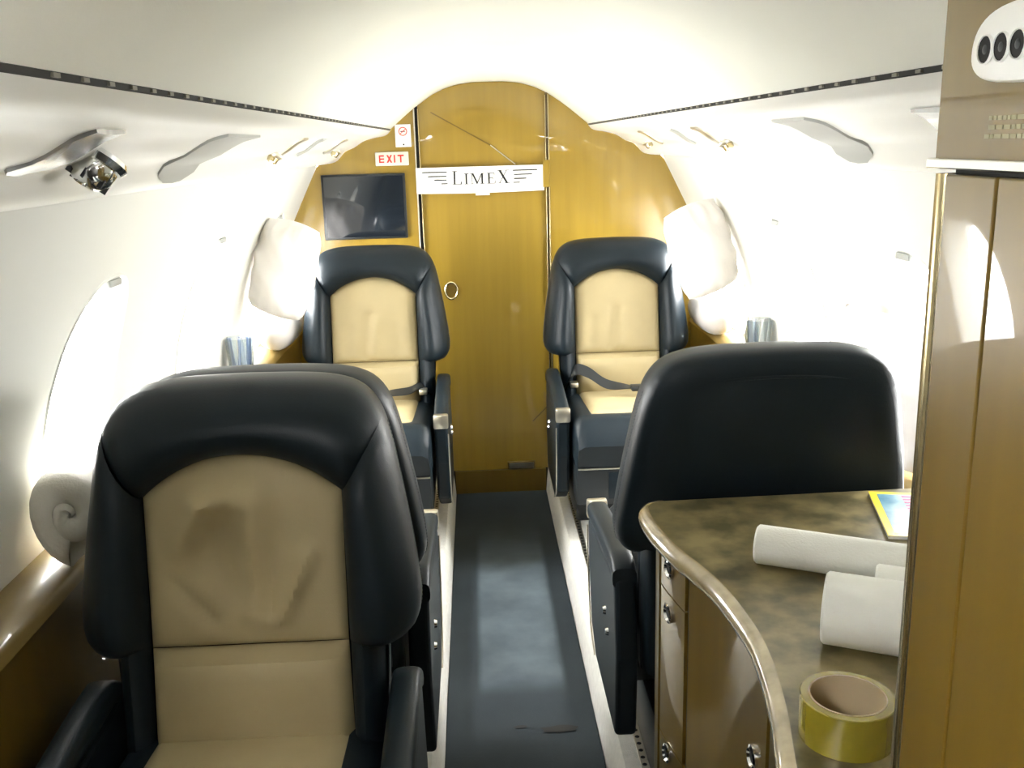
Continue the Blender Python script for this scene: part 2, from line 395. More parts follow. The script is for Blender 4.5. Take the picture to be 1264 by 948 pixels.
# runner
def runner_bump(x, y):
    return 0.0025 * math.sin(7 * y + 3 * x) + 0.002 * math.sin(17 * y - 5 * x)
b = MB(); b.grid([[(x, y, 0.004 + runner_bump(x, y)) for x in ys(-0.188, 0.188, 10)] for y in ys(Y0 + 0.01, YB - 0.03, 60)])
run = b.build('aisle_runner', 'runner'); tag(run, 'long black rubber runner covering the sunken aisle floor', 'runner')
def tear(cx, cy, w, h, seed):
    rr = random.Random(seed); pts = []
    for k in range(16):
        a = 2 * PI * k / 16; q = 0.75 + 0.4 * rr.random()
        pts.append((cx + w * q * math.cos(a), cy + h * q * math.sin(a), 0.0070 + runner_bump(cx + w * q * math.cos(a), cy + h * q * math.sin(a))))
    MB().cap(pts).build('tear', 'gap_black', run, smooth=False)
tear(0.095, 2.12, 0.052, 0.016, 3); tear(-0.003, 2.135, 0.016, 0.006, 5)

# ------------------------------------------------------------------ front bulkhead and door
DL, DR = -0.275, 0.215
for x0, x1, nm in ((-0.893, DL - 0.012, 'wall_front_left'), (DR + 0.008, 0.893, 'wall_front_right')):
    xx = ys(x0, x1, 40); poly = [(x, ztop(x) - 0.0005) for x in xx] + [(x, zbot(x) + 0.001) for x in xx[::-1]]
    tag(MB().prism(poly, YB, YB + 0.03).build(nm, 'lacquer', smooth=False), kind='structure')
xx = ys(-0.893, 0.893, 60)
tag(MB().prism([(x, ztop(x) + 0.015) for x in xx] + [(0.893, -0.03), (-0.893, -0.03)], YB + 0.036, YB + 0.06).build('wall_front', 'gap_black', smooth=False), kind='structure')
door = empty('door_1', (0, YB, 0)); tag(door, kind='structure')
xx = ys(DL, DR, 24)
MB().prism([(x, ztop(x) - 0.0005) for x in xx] + [(DR, 0.095), (DL, 0.095)], 0.010, 0.035).build('door_panel', 'lacquer', door, smooth=False)
MB().box(DL - 0.012, DL, 0.006, 0.03, 0.0, ztop(DL) - 0.003).build('door_gap', 'gap_black', door, smooth=False)
MB().box(DR, DR + 0.008, 0.006, 0.03, 0, ztop(DR) - 0.003).build('door_gap', 'lacquer_brown', door, smooth=False)
MB().box(DL - 0.017, DL - 0.012, -0.004, 0.02, 0.09, ztop(DL) - 0.01, 0.0015).build('jamb_strip', 'satin_metal', door)
MB().box(DL - 0.001, DL + 0.003, -0.001, 0.02, 0.09, ztop(DL) - 0.012, 0.0015).build('edge_strip', 'brass', door)
MB().box(DR - 0.003, DR + 0.001, -0.001, 0.02, 0.09, ztop(DR) - 0.012, 0.0015).build('edge_strip', 'brass', door)
MB().box(DR + 0.008, DR + 0.013, -0.004, 0.02, 0.09, ztop(DR) - 0.01, 0.0015).build('jamb_strip', 'brass', door)
MB().box(-0.19, 0.19, -0.004, 0.034, -0.003, 0.0945).build('threshold', 'lacquer_brown', door)
# diagonal creases across the lacquer
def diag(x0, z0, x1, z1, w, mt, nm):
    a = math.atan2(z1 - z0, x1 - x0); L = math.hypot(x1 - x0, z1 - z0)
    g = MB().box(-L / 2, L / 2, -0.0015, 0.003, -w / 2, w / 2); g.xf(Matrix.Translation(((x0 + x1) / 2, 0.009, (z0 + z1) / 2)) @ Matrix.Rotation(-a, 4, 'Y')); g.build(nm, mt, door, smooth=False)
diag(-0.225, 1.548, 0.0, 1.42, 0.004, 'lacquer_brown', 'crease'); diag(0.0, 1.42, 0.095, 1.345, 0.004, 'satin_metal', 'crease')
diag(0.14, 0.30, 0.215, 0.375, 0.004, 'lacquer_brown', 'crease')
# finger pull ring
rg = MB(); rg.lathe([(0.021, 0.010), (0.0215, 0.004), (0.0245, 0.002), (0.0275, 0.004), (0.028, 0.010)], 32, axis='Y')
rg.xf(Matrix.Translation((-0.175, 0, 0.858)) @ Matrix.Diagonal((1, 1, 1.35, 1))); ro = rg.build('pull_ring', 'brass', door)
cu = MB(); cu.lathe([(0.0, 0.0095), (0.021, 0.0088)], 28, axis='Y'); cu.xf(Matrix.Translation((-0.175, 0, 0.858)) @ Matrix.Diagonal((1, 1, 1.35, 1))); cu.build('pull_cup', 'lacquer_brown', ro)
# vent grille low on the door
vg = MB().box(0.03, 0.145, 0.0, 0.012, 0.097, 0.128, 0.002).build('vent_grille', 'lacquer_brown', door)
for i in range(7):
    MB().box(0.036, 0.139, -0.004, 0.002, 0.1005 + i * 0.0036, 0.1022 + i * 0.0036).build('slat', 'satin_metal', vg, smooth=False)

# monitor
mo = empty('wall_monitor', (-0.497, YB - 0.001, 1.20)); tag(mo, 'dark flat monitor screen set in the bulkhead beside the door', 'monitor')
MB().box(-0.162, 0.162, -0.012, 0.0, -0.125, 0.125, 0.004).build('bezel', 'plastic_black', mo)
MB().box(-0.153, 0.153, -0.0135, -0.011, -0.116, 0.116).build('screen', 'screen', mo, smooth=False)
# flat lettering on boards
def strokes(b, items, y):
    for it in items:
        if it[0] == 'r': _, x0, z0, x1, z1 = it; b.box(x0, x1, y - 0.0008, y, z0, z1)
        else: b.prism(it[1], y - 0.0008, y)
ex = empty('exit_sign', (-0.381, YB - 0.0005, 1.379)); tag(ex, 'small cream EXIT sign with red letters above the monitor', 'sign')
MB().box(-0.064, 0.064, -0.008, 0, -0.026, 0.026, 0.003).build('sign_plate', 'sign_plate', ex)
def block(letter, x, w, h, t):
    z0, z1 = -h / 2, h / 2
    if letter == 'E': return [('r', x, z0, x + t, z1)] + [('r', x, z, x + w, z + t) for z in (z0, -t / 2, z1 - t)]
    if letter == 'I': return [('r', x + w / 2 - t / 2, z0, x + w / 2 + t / 2, z1)]
    if letter == 'T': return [('r', x, z1 - t, x + w, z1), ('r', x + w / 2 - t / 2, z0, x + w / 2 + t / 2, z1)]
    return [('p', [(x, z0), (x + t * 1.2, z0), (x + w, z1), (x + w - t * 1.2, z1)]), ('p', [(x + w - t * 1.2, z0), (x + w, z0), (x + t * 1.2, z1), (x, z1)])]
for ch, x, w in (('E', -0.050, 0.020), ('X', -0.021, 0.022), ('I', 0.006, 0.008), ('T', 0.022, 0.024)):
    g = MB(); strokes(g, block(ch, x, w, 0.029, 0.0055), -0.008); g.build('letter', 'red_ink', ex, smooth=False)
ns = empty('no_smoking_placard', (-0.334, YB - 0.0005, 1.464)); tag(ns, 'white no-smoking placard with red circle above the exit sign', 'sign')
MB().box(-0.030, 0.030, -0.003, 0, -0.042, 0.042, 0.001).build('plate', 'paper', ns)
g = MB(); g.lathe([(0.0135, -0.0032), (0.0135, -0.004), (0.0165, -0.004), (0.0165, -0.0032)], 28, (0, 0, 0.016), 'Y'); g.build('red_circle', 'red_ink', ns)
g = MB(); g.box(-0.014, 0.014, -0.004, -0.003, -0.0012, 0.0012); g.xf(Matrix.Translation((0, 0, 0.016)) @ Matrix.Rotation(math.radians(-40), 4, 'Y')); g.build('red_slash', 'red_ink', ns, smooth=False)
MB().box(-0.009, 0.008, -0.0038, -0.003, 0.0145, 0.0175).build('cigarette_mark', 'ink', ns, smooth=False)
MB().box(-0.002, 0.004, -0.0038, -0.003, -0.036, -0.030).build('print_mark', 'ink', ns, smooth=False)
MB().box(-0.018, 0.018, -0.0036, -0.003, -0.0165, -0.0155).build('print_line', 'service_grey', ns, smooth=False)

# paper banner
bx0, bx1, bz0, bz1 = -0.292, 0.205, 1.243, 1.341
ban = empty('paper_banner', (bx0, YB - 0.006, bz0)); tag(ban, 'white paper banner reading LIMEX taped across the door', 'banner')
W, Hh = bx1 - bx0, bz1 - bz0
rows = [[(W * u, -0.002 - 0.004 * math.sin(PI * u) - 0.0015 * math.sin(6 * u), Hh * v - 0.003 * math.sin(PI * u) * (1 - v)) for v in ys(0, 1, 4)] for u in ys(0, 1, 20)]
g = MB(); g.grid(rows); g.grid([[(x, y + 0.0008, z) for x, y, z in r] for r in rows]); g.build('paper_sheet', 'paper', ban)
S = 0.497 / 778.0
def bpnt(c, r):  # scan coordinate on the banner -> metres on the sheet
    return ((c - 350) * S, Hh - r * S)
def letter(items):
    g = MB()
    for it in items:
        P = [bpnt(*q) for q in it]
        xm = sum(p[0] for p in P) / len(P); u = xm / W
        y = -0.002 - 0.004 * math.sin(PI * u) - 0.0015 * math.sin(6 * u) - 0.0016
        g.prism(P, y - 0.0006, y)
    g.build('letter', 'ink', ban, smooth=False)
def R_(x0, y0, x1, y1): return [(x0, y0), (x1, y0), (x1, y1), (x0, y1)]
letter([R_(578, 24, 588, 104), R_(568, 24, 600, 27), R_(568, 101, 622, 104), [(617, 104), (624, 84), (627, 84), (625, 104)]])
letter([R_(650, 40, 659, 104), R_(642, 40, 668, 43), R_(642, 101, 668, 104)])
letter([R_(688, 42, 691, 104), R_(680, 40, 696, 43), R_(680, 101, 699, 104), [(688, 40), (698, 40), (724, 96), (721, 104), (717, 104)], [(721, 104), (718, 98), (746, 40), (750, 40)],
        R_(746, 40, 756, 104), R_(746, 40, 765, 43), R_(738, 101, 766, 104)])
letter([R_(788, 40, 797, 104), R_(780, 40, 826, 43), R_(780, 101, 830, 104), R_(797, 69, 815, 72), R_(813, 63, 816, 78), R_(823, 40, 826, 56), [(826, 104), (829, 86), (832, 86), (830, 104)]])
letter([[(851, 25), (864, 25), (909, 104), (896, 104)], [(853, 104), (857, 104), (903, 25), (899, 25)], R_(844, 25, 873, 28), R_(889, 25, 914, 28), R_(843, 101, 868, 104), R_(886, 101, 917, 104)])
for x0, x1, r in ((388, 538, 25), (422, 535, 50), (460, 535, 72), (502, 540, 94), (938, 1087, 26), (945, 1055, 51), (945, 1020, 75), (940, 980, 98)):
    g = MB(); P = [bpnt(*q) for q in R_(x0, r, x1, r + 6)]; u = (P[0][0] + P[1][0]) / 2 / W
    y = -0.002 - 0.004 * math.sin(PI * u) - 0.0015 * math.sin(6 * u) - 0.0016
    g.prism(P, y - 0.0008, y); g.build('wing_bar', 'ink', ban, smooth=False)
MB().box(W * 0.46, W * 0.57, -0.0075, -0.0055, -0.012, 0.006).build('tape_strip', 'sign_plate', ban, smooth=False)
MB().box(W - 0.004, W + 0.022, -0.003, -0.0015, 0.012, 0.115).build('tape_strip', 'lacquer', ban, smooth=False)

# ------------------------------------------------------------------ side ledges
LZ, LX = 0.725, 0.785
for s, nm, lab in ((-1, 'side_ledge', 'wooden side ledge with beige top under the windows, holding a rolled towel'), (1, 'side_ledge', 'wooden side ledge with beige top under the windows behind the stone worktop')):
    y0 = 0.51 if s < 0 else 1.62
    r = empty(nm, (s * LX, y0, 0.12)); L = YB - 0.004 - y0; tag(r, lab, 'ledge')
    pro = [(0, LZ - 0.12 - 0.022), (0.004, LZ - 0.12 - 0.006), (0.012, LZ - 0.12), (wx(LZ) - LX - 0.002, LZ - 0.12), (wx(LZ) - LX - 0.002, LZ - 0.12 - 0.022)]
    b = MB(); b.grid([[(s * x, y, z) for x, z in pro + [pro[0]]] for y in (0, L)]); b.cap([(s * x, 0, z) for x, z in pro]); b.cap([(s * x, L, z) for x, z in pro], True)
    b.build('ledge_top', 'ledge_wood' if 'ledge_wood' in M else mat('ledge_wood', (0.26, 0.18, 0.055), 0.4, coat=0.5, coat_rough=0.08, var=0.2, var_scale=3, var_stretch=(6, 1, 6)), r)
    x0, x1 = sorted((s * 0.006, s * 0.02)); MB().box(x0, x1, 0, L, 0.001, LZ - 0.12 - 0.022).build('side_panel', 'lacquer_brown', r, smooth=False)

# ------------------------------------------------------------------ seats
TN = math.tan(math.radians(9))
def yb_(z): return TN * (z - 0.62)
OUT = [(0.0, 0.961), (0.09, 0.959), (0.145, 0.953), (0.182, 0.940), (0.205, 0.918), (0.220, 0.888), (0.231, 0.848), (0.240, 0.80), (0.252, 0.73), (0.262, 0.66), (0.267, 0.61), (0.264, 0.578), (0.252, 0.56), (0.236, 0.552)]
OUTS = [tuple(p) for p in smoothpath(OUT, 5)]
XI = 0.153; ZI = 0.792; ZA = 0.854; ZS = 0.556; ZL = 0.345
Rarc = (XI * XI + (ZA - ZI) ** 2) / (2 * (ZA - ZI))
def zarc(x): return ZA - Rarc + math.sqrt(max(Rarc * Rarc - x * x, 0))
KC = min(range(len(OUTS)), key=lambda i: abs(OUTS[i][1] - 0.892) + (0 if OUTS[i][0] > 0.2 else 9))
def resample(P, n):
    L = [0.0]
    for a, b in zip(P, P[1:]): L.append(L[-1] + math.dist(a, b))
    out = []
    for i in range(n + 1):
        d = L[-1] * i / n; k = max(j for j in range(len(L)) if L[j] <= d + 1e-12); k = min(k, len(P) - 2)
        t = (d - L[k]) / (L[k + 1] - L[k]) if L[k + 1] > L[k] else 0
        out.append(tuple(P[k][q] + (P[k + 1][q] - P[k][q]) * t for q in range(len(P[0]))))
    return out
TH = 0.125
def section(I, O, cen, k=1.0):
    """cross-section from inner crease I to outer outline O and round the edge to the rear"""
    pts = []
    for v in (0, 0.04, 0.12, 0.25, 0.4, 0.55, 0.7, 0.82, 0.92, 0.98):
        x = I[0] + (O[0] - I[0]) * v; z = I[1] + (O[1] - I[1]) * v
        bulge = 0.014 - k * 0.048 * (math.sin(PI * min(1, v * 1.02) ** 0.8)) ** 0.65 + 0.022 * v ** 4
        pts.append((x, yb_(z) + bulge, z))
    for q, dy in ((1.0, 0.058), (0.998, 0.085), (0.985, 0.108), (0.955, TH - 0.006), (0.91, TH)):
        x = cen[0] + (O[0] - cen[0]) * q; z = cen[1] + (O[1] - cen[1]) * q
        pts.append((x, yb_(z) + dy, z))
    return pts
CEN = (0.0, 0.72)
def fold_fn(kind):
    if kind == 'deep':
        segs = [((-0.09, 0.73), (-0.055, 0.79), 0.016, -0.011), ((-0.055, 0.79), (0.02, 0.80), 0.016, -0.009), ((0.02, 0.775), (0.012, 0.62), 0.018, -0.010), ((-0.115, 0.665), (-0.055, 0.60), 0.008, 0.006),
                ((0.055, 0.60), (0.10, 0.70), 0.010, -0.009), ((-0.05, 0.71), (-0.02, 0.66), 0.035, 0.012), ((0.04, 0.72), (0.035, 0.62), 0.012, 0.008)]
    else:
        segs = [((-0.035, 0.58), (-0.015, 0.72), 0.012, 0.005), ((0.0, 0.59), (0.01, 0.70), 0.014, -0.005), ((-0.10, 0.6), (-0.09, 0.68), 0.012, 0.003), ((0.09, 0.6), (0.08, 0.7), 0.014, 0.003)]
    def f(x, z):
        s = 0
        for (a, b), (c, d), w, h in segs:
            t = max(0, min(1, ((x - a) * (c - a) + (z - b) * (d - b)) / ((c - a) ** 2 + (d - b) ** 2)))
            q = math.hypot(x - a - t * (c - a), z - b - t * (d - b)); s += h * math.exp(-(q / (w * 1.35)) ** 2)
        return s * (1.8 if kind == 'deep' else 1.0)
    return f
def insert_mesh(kind):
    f = fold_fn(kind); rows = []
    for u in ys(-1, 1, 40):
        x = XI * u; r = []
        for v in ys(0, 1, 40):
            z = ZS + v * (zarc(x) - ZS); pf = (1 - abs(u) ** 10) * (1 - abs(2 * v - 1) ** 10)
            r.append((x, yb_(z) + 0.014 - 0.020 * pf ** 0.6 + f(x, z) * pf, z))
        rows.append(r)
    return MB().grid(rows)
def make_seat():
    root = empty('cabin_seat')
    # cream panels
    insert_mesh('soft').build('back_insert', 'leather_cream', root)
    rows = []
    for u in ys(-1, 1, 30):
        r = []
        for v in ys(0, 1, 16):
            z = ZL + v * (ZS - 0.001 - ZL); x = (XI + 0.004 * (1 - v)) * u; pf = (1 - abs(u) ** 10) * (1 - abs(2 * v - 1) ** 8)
            r.append((x, yb_(z) + 0.014 - (0.034 + 0.012 * v) * pf ** 0.5, z))
        rows.append(r)
    MB().grid(rows).build('lumbar_insert', 'leather_cream', root)
    # head band
    crn = OUTS[KC]; Ohalf = OUTS[:KC + 1]
    O = [(-p[0], p[1]) for p in Ohalf[::-1]] + Ohalf[1:]
    n = 40; O = resample(O, n); I = [(XI * (2 * i / n - 1), zarc(XI * (2 * i / n - 1))) for i in range(n + 1)]
    MB().grid([section(I[i], O[i], CEN, 1.0 - 0.35 * abs(2 * i / n - 1) ** 14) for i in range(n + 1)]).build('head_band', 'leather_black', root)
    # side bolsters and waist
    for s in (-1, 1):
        O2 = resample(OUTS[KC:], 26); rows = []
        for i in range(27):
            t = i / 26; I2 = (XI + 0.002 * t, ZI + (ZS - ZI) * t)
            k = (1 - 0.35 * (1 - t) ** 14) * (1 - 0.55 * t ** 16)
            rows.append([(s * p[0], p[1], p[2]) for p in section(I2, O2[i], CEN, 1.25 * k)])
        b = MB().grid(rows); b.cap(rows[-1])
        b.build('side_bolster', 'leather_black', root)
        rows = []
        for t in ys(0, 1, 8):
            z = 0.565 - t * 0.30
            rows.append([(s * p[0], p[1], p[2]) for p in section((XI + 0.003, z), (0.212 - 0.006 * t, z), (0.0, z), 0.8)])
        MB().grid(rows).build('waist_side', 'leather_black', root)
    # rear shell
    full = [(-p[0], p[1]) for p in OUTS[::-1]] + OUTS[1:]
    low = [(0.215, 0.545), (0.210, 0.45), (0.206, 0.30), (0.10, 0.26), (0, 0.26)]
    loop = full + low + [(-p[0], p[1]) for p in low[-2::-1]]
    rings = []
    for q, dy in ((0.912, TH - 0.0005), (0.86, TH + 0.006), (0.75, TH + 0.012), (0.5, TH + 0.018), (0.25, TH + 0.020), (0.06, TH + 0.0205)):
        cz = 0.65
        rings.append([(p[0] * q, yb_(CEN[1] + (p[1] - CEN[1]) * q) + dy, CEN[1] + (p[1] - CEN[1]) * q) for p in loop])
    b = MB().grid(rings, closed=True); b.cap(rings[-1])
    edge = [(p[0], yb_(p[1]) + 0.03, p[1]) for p in low]
    lo2 = [(p[0] * 0.912, yb_(CEN[1] + (p[1] - CEN[1]) * 0.912) + TH - 0.0005, CEN[1] + (p[1] - CEN[1]) * 0.912) for p in low]
    b.grid([[edge[i], lo2[i]] for i in range(len(low))]); b.grid([[(-edge[i][0],) + edge[i][1:], (-lo2[i][0],) + lo2[i][1:]] for i in range(len(low))])
    sh = b.build('back_shell', 'leather_black', root, angle=60)
    # stitched grip seam across the top of the shell
    P = []
    for u in ys(-1, 1, 24):
        x = 0.155 * u; z = 0.914 - 0.016 * abs(u) ** 2.2; q = (z - CEN[1]) / 0.255
        P.append((x, yb_(z) + TH + 0.0035 + 0.004 * (1 - abs(u) ** 4), z))
    MB().tube(P, [0.0035] * len(P), 8).build('grip_seam', 'leather_black', sh)
    # rows of pale stitches down both edges
    for sd in (-1, 1):
        g = MB(); P = resample(OUTS[KC + 2:-8], 46)
        for i in range(0, 46):
            (x0, z0), (x1, z1) = P[i], P[i + 1]; q = 0.6
            xa, za, xb, zb = x0, z0, x0 + (x1 - x0) * q, z0 + (z1 - z0) * q
            rows = [[(sd * (x * 0.9995 + e), yb_(z) + 0.0765 + d, z) for x, z in ((xa, za), (xb, zb))] for e, d in ((0.0, -0.0011), (0.0012, 0.0), (0.0, 0.0011))]
            g.grid(rows)
        tag(g.build('stitching', 'thread', root), kind='stuff')
    # cushion
    b = MB(); rows = []
    def cush(u, y):   # section across x at depth y, rounded
        pass
    cy0, cy1 = -0.50, 0.02
    for v in ys(0, 1, 20):
        y = cy0 + (cy1 - cy0) * v; zt = 0.446 - 0.045 * v - 0.05 * max(0, 1 - v / 0.10) ** 2; ring = []
        ins = 0.018 * max(0, 1 - v / 0.06) ** 2
        for u in ys(-1, 1, 28):
            x = 0.208 * math.copysign(min(1, abs(u) * 1.25), u); dz = 0
            if abs(u) > 0.8: dz = -(abs(u) - 0.8) / 0.2
            edge_r = max(0, (abs(x) - 0.175) / 0.033)
            z = zt + 0.006 - 0.03 * edge_r ** 2 + dz * 0.12
            ring.append((x * (1 - ins), y + (0.0 if dz > -0.01 else 0.0), z))
        rows.append(ring)
    b.grid(rows)
    fr = rows[0]; bot = [(p[0], p[1] + 0.02, 0.285) for p in fr]; mid = [(p[0], p[1] - 0.014, (p[2] + 0.285) / 2 + 0.02) for p in fr]
    b.grid([fr, mid, bot]); b.cap(rows[-1]); b.cap([(-0.208, cy0 + 0.02, 0.285), (0.208, cy0 + 0.02, 0.285), (0.208, cy1, 0.285), (-0.208, cy1, 0.285)])
    b.build('seat_cushion', 'leather_black', root)
    rows = []
    for v in ys(0, 1, 22):
        y = -0.42 + 0.43 * v; zt = 0.4525 - 0.045 * (y - cy0) / (cy1 - cy0)
        rows.append([(XI * u, y, zt - 0.004 + 0.016 * ((1 - abs(u) ** 8) * (1 - abs(2 * v - 1) ** 10)) ** 0.5) for u in ys(-1, 1, 22)])
    MB().grid(rows).build('cushion_insert', 'leather_cream', root)
    # lower front panel and base
    k = MB().box(-0.205, 0.205, -0.47, -0.10, 0.15, 0.288, 0.008).build('kick_panel', 'plastic_black', root)
    MB().box(-0.10, 0.10, -0.475, -0.465, 0.17, 0.262, 0.004).build('panel_plate', 'leather_black', k)
    MB().box(-0.205, 0.205, -0.473, -0.462, 0.272, 0.277, 0.001).build('trim_line', 'satin_metal', k)
    MB().box(-0.185, 0.185, -0.24, 0.16, 0.0, 0.155, 0.012).build('base', 'plastic_black', root)
    for s in (-1, 1):
        # armrest: pad, metal nose, side panel
        pad = MB(); rows = []
        for t in ys(0, 1, 14):
            y = 0.03 - 0.43 * t; z = 0.508 - 0.043 * t + 0.006 * math.sin(PI * t); w = 0.024; h = 0.022
            if t < 0.1: z -= 0.02 * (1 - t / 0.1) ** 2
            rows.append([(s * 0.241 + w * math.copysign(abs(math.cos(a)) ** 0.6, math.cos(a)), y, z - h + h * math.copysign(abs(math.sin(a)) ** 0.6, math.sin(a))) for a in ys(0, 2 * PI, 18)[:-1]])
        pad.grid(rows, closed=True); pad.cap(rows[0]); pad.cap(rows[-1]); ar = pad.build('armrest', 'leather_black', root)
        MB().box(s * 0.241 - 0.024, s * 0.241 + 0.024, -0.424, -0.398, 0.420, 0.467, 0.005).build('nose_cap', 'satin_metal', ar)
        sp = [(-0.41, 0.422), (-0.405, 0.30), (-0.36, 0.16), (-0.28, 0.11), (0.04, 0.11), (0.06, 0.30), (0.03, 0.468)]
        x0, x1 = s * 0.218, s * 0.262
        g = MB().prism(sp, min(x0, x1), max(x0, x1), 'X'); bm = None
        pn = g.build('side_panel', 'leather_black', root, smooth=False)
        bv = pn.modifiers.new('bevel', 'BEVEL'); bv.width = 0.010; bv.segments = 3
        P = [(s * 0.2635, y, z) for y, z in [(-0.412, 0.40), (-0.405, 0.30), (-0.362, 0.165), (-0.285, 0.114)]]
        MB().tube(smoothpath(P, 5), 0.0022, 6).build('side_trim', 'satin_metal', pn)
        g = MB().lathe([(0.0, 0.007), (0.008, 0.006), (0.010, 0.0)], 16, (0, 0, 0), 'X'); g.xf(Matrix.Translation((s * 0.262, -0.10, 0.33)) @ Matrix.Diagonal((s, 1, 1, 1)))
        g.build('recline_button', 'chrome', pn)
        g = MB().lathe([(0.0, 0.007), (0.007, 0.006), (0.009, 0.0)], 16, (0, 0, 0), 'X'); g.xf(Matrix.Translation((s * 0.262, -0.06, 0.30)) @ Matrix.Diagonal((s, 1, 1, 1)))
        g.build('recline_button', 'chrome', pn)
    return root
def add_belt(root, s, loose):
    P = smoothpath([(s * 0.20, -0.02, 0.43), (s * 0.165, -0.05, 0.50 if loose else 0.47), (s * 0.12, -0.09, 0.50 if loose else 0.462), (s * 0.06, -0.13, 0.466), (-s * 0.02, -0.16, 0.460)], 6)
    b = MB(); rows = []
    for i, p in enumerate(P):
        t = i / (len(P) - 1); tw = 0.9 * math.sin(PI * t) * (1 if loose else 0.4)
        rows.append([(p[0], p[1] + 0.022 * math.cos(tw) * q, p[2] + 0.022 * math.sin(tw) * q + 0.004) for q in (-1, 0, 1)])
    b.grid(rows); b.grid([[(x, y, z + 0.0025) for x, y, z in r] for r in rows]); bl = b.build('seat_belt', 'plastic_black', root)
    MB().box(-s * 0.05 - 0.03, -s * 0.05 + 0.03, -0.195, -0.145, 0.456, 0.472, 0.004).build('buckle', 'plastic_black', bl)
    MB().box(s * 0.17 - 0.014, s * 0.17 + 0.014, -0.10, -0.06, 0.452, 0.47, 0.003).build('belt_anchor', 'satin_metal', bl)

SX = 0.445
seat0 = make_seat()
places = [(-SX, 3.40, 0, 'black leather seat with cream inserts under the wall monitor'),
          (SX - 0.012, 3.42, 0, 'black leather seat with cream inserts with a loose belt, before the plain bulkhead'),
          (-SX - 0.002, 1.385, 0, 'black leather seat with creased tan insert beside the rolled white towel'),
          (-SX - 0.005, 1.765, PI, 'black leather seat turned to the monitor, back to back with the creased tan seat'),
          (SX + 0.004, 1.79, PI, 'black leather seat seen from its plain back behind the stone worktop')]
seats = []
for i, (x, y, rz, lab) in enumerate(places):
    o = seat0 if i == 0 else copy_tree(seat0)
    o.location = (x, y, FZ); o.rotation_euler = (0, 0, rz); tag(o, lab, 'seat', 'black leather cabin seats'); seats.append(o)
seats[3].scale = (1, 1, 0.982); seats[4].scale = (1.03, 1, 0.985)
# the nearest seat has deep creases pressed into its insert
for ch in seats[2].children:
    if ch.name.startswith('back_insert'):
        t = insert_mesh('deep').build('crease_source', 'leather_cream'); ch.data = t.data; ch.data.name = 'back_insert_creased'; bpy.data.objects.remove(t)
add_belt(seats[1], -1, True); add_belt(seats[0], 1, False)

# ------------------------------------------------------------------ worktop cabinet
CT = 0.81
edge = [(0.235, 1.600), (0.213, 1.590), (0.197, 1.568), (0.191, 1.536), (0.193, 1.48), (0.202, 1.42), (0.214, 1.363), (0.230, 1.31), (0.246, 1.243), (0.254, 1.164), (0.256, 1.092), (0.249, 1.016), (0.236, 0.935), (0.217, 0.85), (0.203, 0.768), (0.190, 0.684)]
ES = [tuple(p) for p in smoothpath(edge, 5)]
def offs(P, d):
    out = []
    for i, p in enumerate(P):
        a, b = P[max(i - 1, 0)], P[min(i + 1, len(P) - 1)]; tx, ty = b[0] - a[0], b[1] - a[1]; l = math.hypot(tx, ty)
        out.append((p[0] - ty / l * d, p[1] + tx / l * d))
    return out
wt = empty('worktop', (0.55, 1.18, CT)); tag(wt, 'brown stone-look worktop with glossy bullnose edge', 'worktop')
inn = offs(ES, 0.018); XR = 0.868
loc = lambda x, y, z: (x - 0.55, y - 1.18, z - CT)
rows = []
ring = inn + [(XR, 0.684), (XR, 1.600)]
b = MB(); b.cap([loc(x, y, CT) for x, y in ring]); b.cap([loc(x, y, CT - 0.03) for x, y in ring], True); b.grid([[loc(x, y, CT) for x, y in ring], [loc(x, y, CT - 0.03) for x, y in ring]], closed=True)
b.build('top_slab', 'stone', wt, smooth=False)
rows = []
for a in ys(0, 1, 10):
    ang = PI / 2 - PI * a; d = 0.018 - 0.0185 * math.cos(ang) ** 0.8 if math.cos(ang) > 0 else 0.018
    z = CT - 0.0155 + 0.0158 * math.sin(ang); rows.append([loc(x, y, z) for x, y in offs(ES, d)])
MB().grid(rows).build('bullnose_edge', 'stone_edge', wt)
# inlaid shallow step in the slab
cab = empty('curved_cabinet', (0.55, 1.18, FZ)); tag(cab, 'curved lacquered wood cabinet with round key locks under the stone worktop', 'cabinet')
CF = offs(ES, 0.030); CF = resample(CF, 60)
loc2 = lambda x, y, z: (x - 0.55, y - 1.18, z - FZ)
def front(i0, i1, z0, z1, nm, d=0.0, parent=cab, mt='lacquer_brown'):
    P = offs(CF, -d)[i0:i1 + 1]; Q = offs(CF, 0.02)[i0:i1 + 1]
    b = MB(); b.grid([[loc2(x, y, z0) for x, y in P], [loc2(x, y, z1) for x, y in P]]); b.grid([[loc2(x, y, z0) for x, y in Q], [loc2(x, y, z1) for x, y in Q]])
    for z in (z0, z1): b.grid([[loc2(x, y, z) for x, y in P], [loc2(x, y, z) for x, y in Q]])
    for k in (0, -1): b.cap([loc2(P[k][0], P[k][1], z0), loc2(P[k][0], P[k][1], z1), loc2(Q[k][0], Q[k][1], z1), loc2(Q[k][0], Q[k][1], z0)])
    return b.build(nm, mt, parent, angle=50)
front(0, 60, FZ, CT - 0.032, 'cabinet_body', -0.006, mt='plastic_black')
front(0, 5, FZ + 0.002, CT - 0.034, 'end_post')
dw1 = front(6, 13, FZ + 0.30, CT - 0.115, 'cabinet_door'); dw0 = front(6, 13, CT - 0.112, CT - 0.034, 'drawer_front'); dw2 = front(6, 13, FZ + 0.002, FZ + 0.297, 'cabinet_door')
d1 = front(14, 32, FZ + 0.002, CT - 0.034, 'cabinet_door'); d2 = front(33, 60, FZ + 0.002, CT - 0.034, 'cabinet_door')
